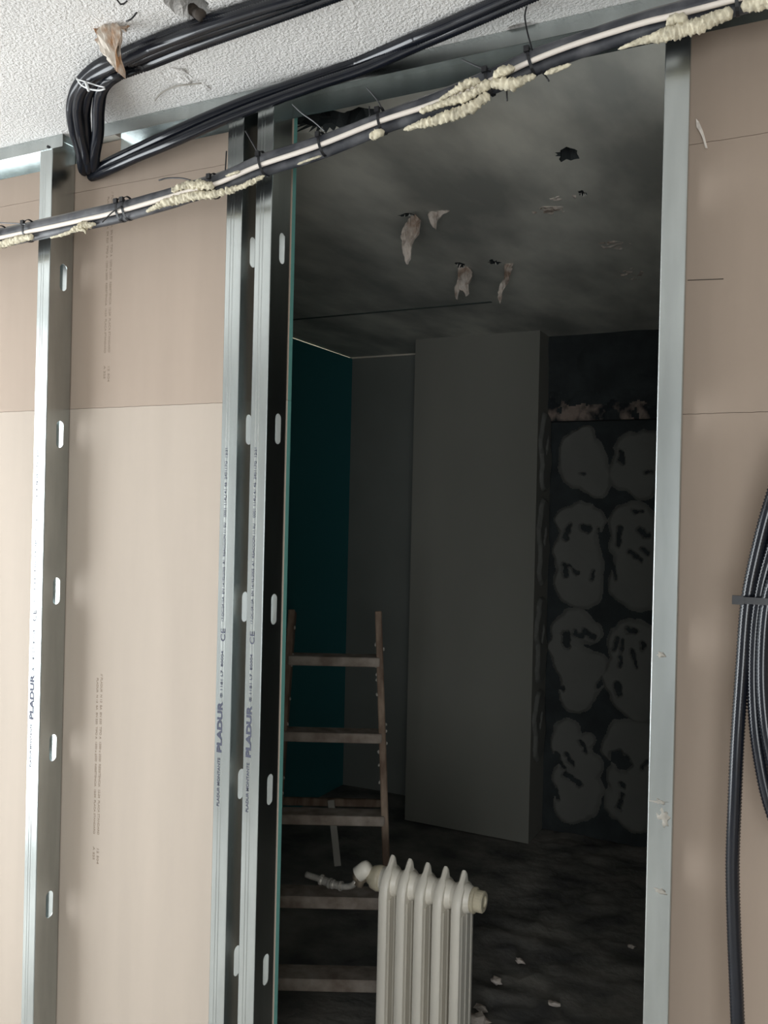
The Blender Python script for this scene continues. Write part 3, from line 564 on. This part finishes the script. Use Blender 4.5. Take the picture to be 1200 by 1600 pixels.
RT2, RB2 = map(Vector, [(-1.306,1.151,1.130),(-1.477,1.623,0.048)]); LT2, LB2 = map(Vector, [(-1.564,1.023,1.123),(-1.873,1.426,0.050)])
for a_, b_ in ((LT2, LB2), (RT2, RB2)):
    b_ = a_+(b_-a_)*((a_.z-.004)/(a_.z-b_.z)); bm = bmesh.new(); bar(bm, a_, b_, .018, .035, side); chamfer(bm); sub(lad, obj('rear_leg', bm, M_wood))
def at_t(a, b, z): return a+(b-a)*((a.z-z)/(a.z-b.z))
zr = [(-1.602,1.371,0.429)][0][2]
bm = bmesh.new(); bar(bm, at_t(LT2, LB2, zr), at_t(RT2, RB2, zr), .018, .028, (fw.x, fw.y, 0)); chamfer(bm); sub(lad, obj('crossbar', bm, M_wood))
bm = bmesh.new(); q = [(-1.574,1.330,0.451),(-1.546,1.343,0.212)]; bar(bm, q[0], q[1], .025, .008, side); chamfer(bm, .002); o = sub(lad, obj('lath', bm, M_lath)); o['label'] = 'pale lath'
tb_ = bmesh.new()
for k in range(26):   # dried paint drips along the rails
    t = random.random()*.5; s = random.choice(((LT, LB), (RT, RB))); p = s[0]+(s[1]-s[0])*t+side*random.choice((-.012, .012))-Vector((fw.x, fw.y, 0))*random.uniform(.0, .03)
    blob(tb_, p, .005, .004, .006, .3, 2, k, 1)
sub(lad, obj('paint_drips', tb_, M_lath))['kind'] = 'stuff'

# ---------------------------------------------------------------- column radiator
rad = thing('column_radiator', 'old white enamelled column radiator with pointed section tops, standing in the opening', 'radiator', loc=(-.87, .65, 0))
Y0 = .60; HY = .655; HZ = .522; SP = .0508; X0 = -1.003
def rad_section_bm(x):
    bm = bmesh.new()
    # closed outline in depth (y) and height (z), lofted over five widths so the edges are rounded
    top = [(0, .08), (0, .495), (.003, .522), (.012, .543), (.026, .557), (.040, .570), (.052, .584), (.060, .590), (.068, .584), (.076, .562), (.088, .552), (.098, .540), (.104, .515), (.106, .48), (.106, .08)]
    bot = [(.098, .045), (.080, .030), (.026, .030), (.006, .045)]
    out = [(Y0+y, z) for y, z in top+bot]; cy, cz = Y0+.053, .30
    rings = []
    for dx, inset in ((-.0135, .010), (-.012, .004), (-.006, .0), (.006, .0), (.012, .004), (.0135, .010)):
        ring = []
        for y, z in out:
            sy = 1-inset/.053; sz = 1-inset/.28
            ring.append(bm.verts.new((x+dx*(1 if z < .56 else .55), cy+(y-cy)*sy, cz+(z-cz)*sz)))
        rings.append(ring)
    n = len(out)
    for a, b in zip(rings, rings[1:]):
        for k in range(n): bm.faces.new((a[k], a[(k+1) % n], b[(k+1) % n], b[k]))
    bm.faces.new(rings[0]); bm.faces.new(rings[-1][::-1])
    # raised column tubes on the flanks
    for yy in (.020, .053, .086):
        P = [Vector((x, Y0+yy, z)) for z in (.06, .49)]
        r0 = len(bm.verts); tube(bm, P, .0155, 12)
    # hubs, top and bottom, swelling towards the neck
    for hz in (HZ, .075):
        pr = [(-.0254, .031), (-.020, .0335), (-.012, .037), (-.004, .0385), (.004, .0385), (.012, .037), (.020, .0335), (.0254, .031)]; rr = []
        for dx, r in pr:
            rr.append([bm.verts.new((x+dx, HY+r*math.cos(2*math.pi*k/20), hz+r*math.sin(2*math.pi*k/20))) for k in range(20)])
        for a, b in zip(rr, rr[1:]):
            for k in range(20): bm.faces.new((a[k], a[(k+1) % 20], b[(k+1) % 20], b[k]))
        bm.faces.new(rr[0]); bm.faces.new(rr[-1][::-1])
    return bm
for k in range(5):
    o = sub(rad, obj('section', rad_section_bm(X0+k*SP), M_rad, None, True))
    md = o.modifiers.new('e', 'EDGE_SPLIT'); md.split_angle = math.radians(38)
def ring_lathe(prof, c, axis, seg=24):
    """prof: (distance along axis, radius)"""
    bm = bmesh.new(); A_ = Vector(axis).normalized(); N = A_.orthogonal().normalized(); B = A_.cross(N); rr = []
    for d_, r in prof: rr.append([bm.verts.new(Vector(c)+A_*d_+(N*math.cos(2*math.pi*k/seg)+B*math.sin(2*math.pi*k/seg))*r) for k in range(seg)])
    for a, b in zip(rr, rr[1:]):
        for k in range(seg): bm.faces.new((a[k], a[(k+1) % seg], b[(k+1) % seg], b[k]))
    bm.faces.new(rr[0]); bm.faces.new(rr[-1][::-1]); return bm
xe = X0+4*SP+.0254
for hz in (HZ, .075):
    sub(rad, obj('end_plug', ring_lathe([(0, .030), (.004, .032), (.010, .032), (.012, .027), (.030, .027), (.033, .024), (.033, .015), (.028, .014)], (xe, HY, hz), (1, 0, 0)), M_radend, None, False))
xs = X0-.0254
sub(rad, obj('bushing', ring_lathe([(0, .033), (-.012, .034), (-.028, .030), (-.032, .024), (-.040, .020)], (xs, HY, HZ), (1, 0, 0)), M_radend, None, True))
val = obj('valve', ring_lathe([(0, .013), (.010, .018), (.016, .018), (.020, .013), (.045, .013)], (xs-.085, HY, HZ-.010), (1, 0, .25)), M_valve, None, True); sub(rad, val)
vb = ring_lathe([(-.012, .014), (.0, .017), (.012, .017), (.018, .012), (.030, .012)], (xs-.062, HY, HZ-.002), (-.25, -.25, -1)); obj('valve_body', vb, M_valve, val, True)
cap = ring_lathe([(0, .016), (.002, .021), (.030, .0215), (.042, .018), (.046, .010)], (xs-.070, HY-.015, HZ+.002), (.75, .25, .62)); obj('valve_cap', cap, M_rad, val, True)
pp = [(-1.105,0.650,0.502),(-1.120,0.650,0.487),(-1.148,0.650,0.479),(-1.182,0.650,0.479),(-1.219,0.650,0.484),(-1.264,0.650,0.488)]
pipe = sub(rad, smooth_tube('pipe', pp, .0085, M_pipe, None, 12))
for q0, q1, r in ((pp[2], pp[3], .0115), (pp[3], pp[4], .0125)):
    bm = bmesh.new(); a_, b_ = Vector(q0), Vector(q1); tube(bm, [a_+(b_-a_)*t for t in (.05, .2, .3, .7, .8, .95)], r, 12, lambda i, t, a: (1.15, 1.15, .9, .9, 1.15, 1.15)[i]); obj('pipe_nut', bm, M_pipe, pipe, False)

# ---------------------------------------------------------------- debris on the floor
for k, (p, s, lb_) in enumerate(zip([(-0.875,0.992,0.020),(-0.874,1.399,0.020),(-0.899,1.237,0.020),(-0.702,1.202,0.020),(-0.561,1.687,0.020),(-0.889,1.068,0.020)], (.035, .016, .022, .016, .014, .02),
    ('large pale rubble lump on the floor right beside the radiator', 'small flat rubble chip in the middle of the dusty floor', 'long rubble chip on the dusty floor just beyond the radiator', 'rounded rubble chip low in the dusty floor', 'rubble chip lying close to the right stud', 'small rubble lump behind the large pale one by the radiator'))):
    bm = bmesh.new(); blob(bm, (0, 0, 0), s, s*.7, s*.5, .5, 1.8, k+30, 2)
    o = obj('rubble_chip', bm, M_flake_in); o.location = (p[0], p[1], .002+s*.4); tag(o, lb_, 'rubble', 'chips of rubble on the dark floor')
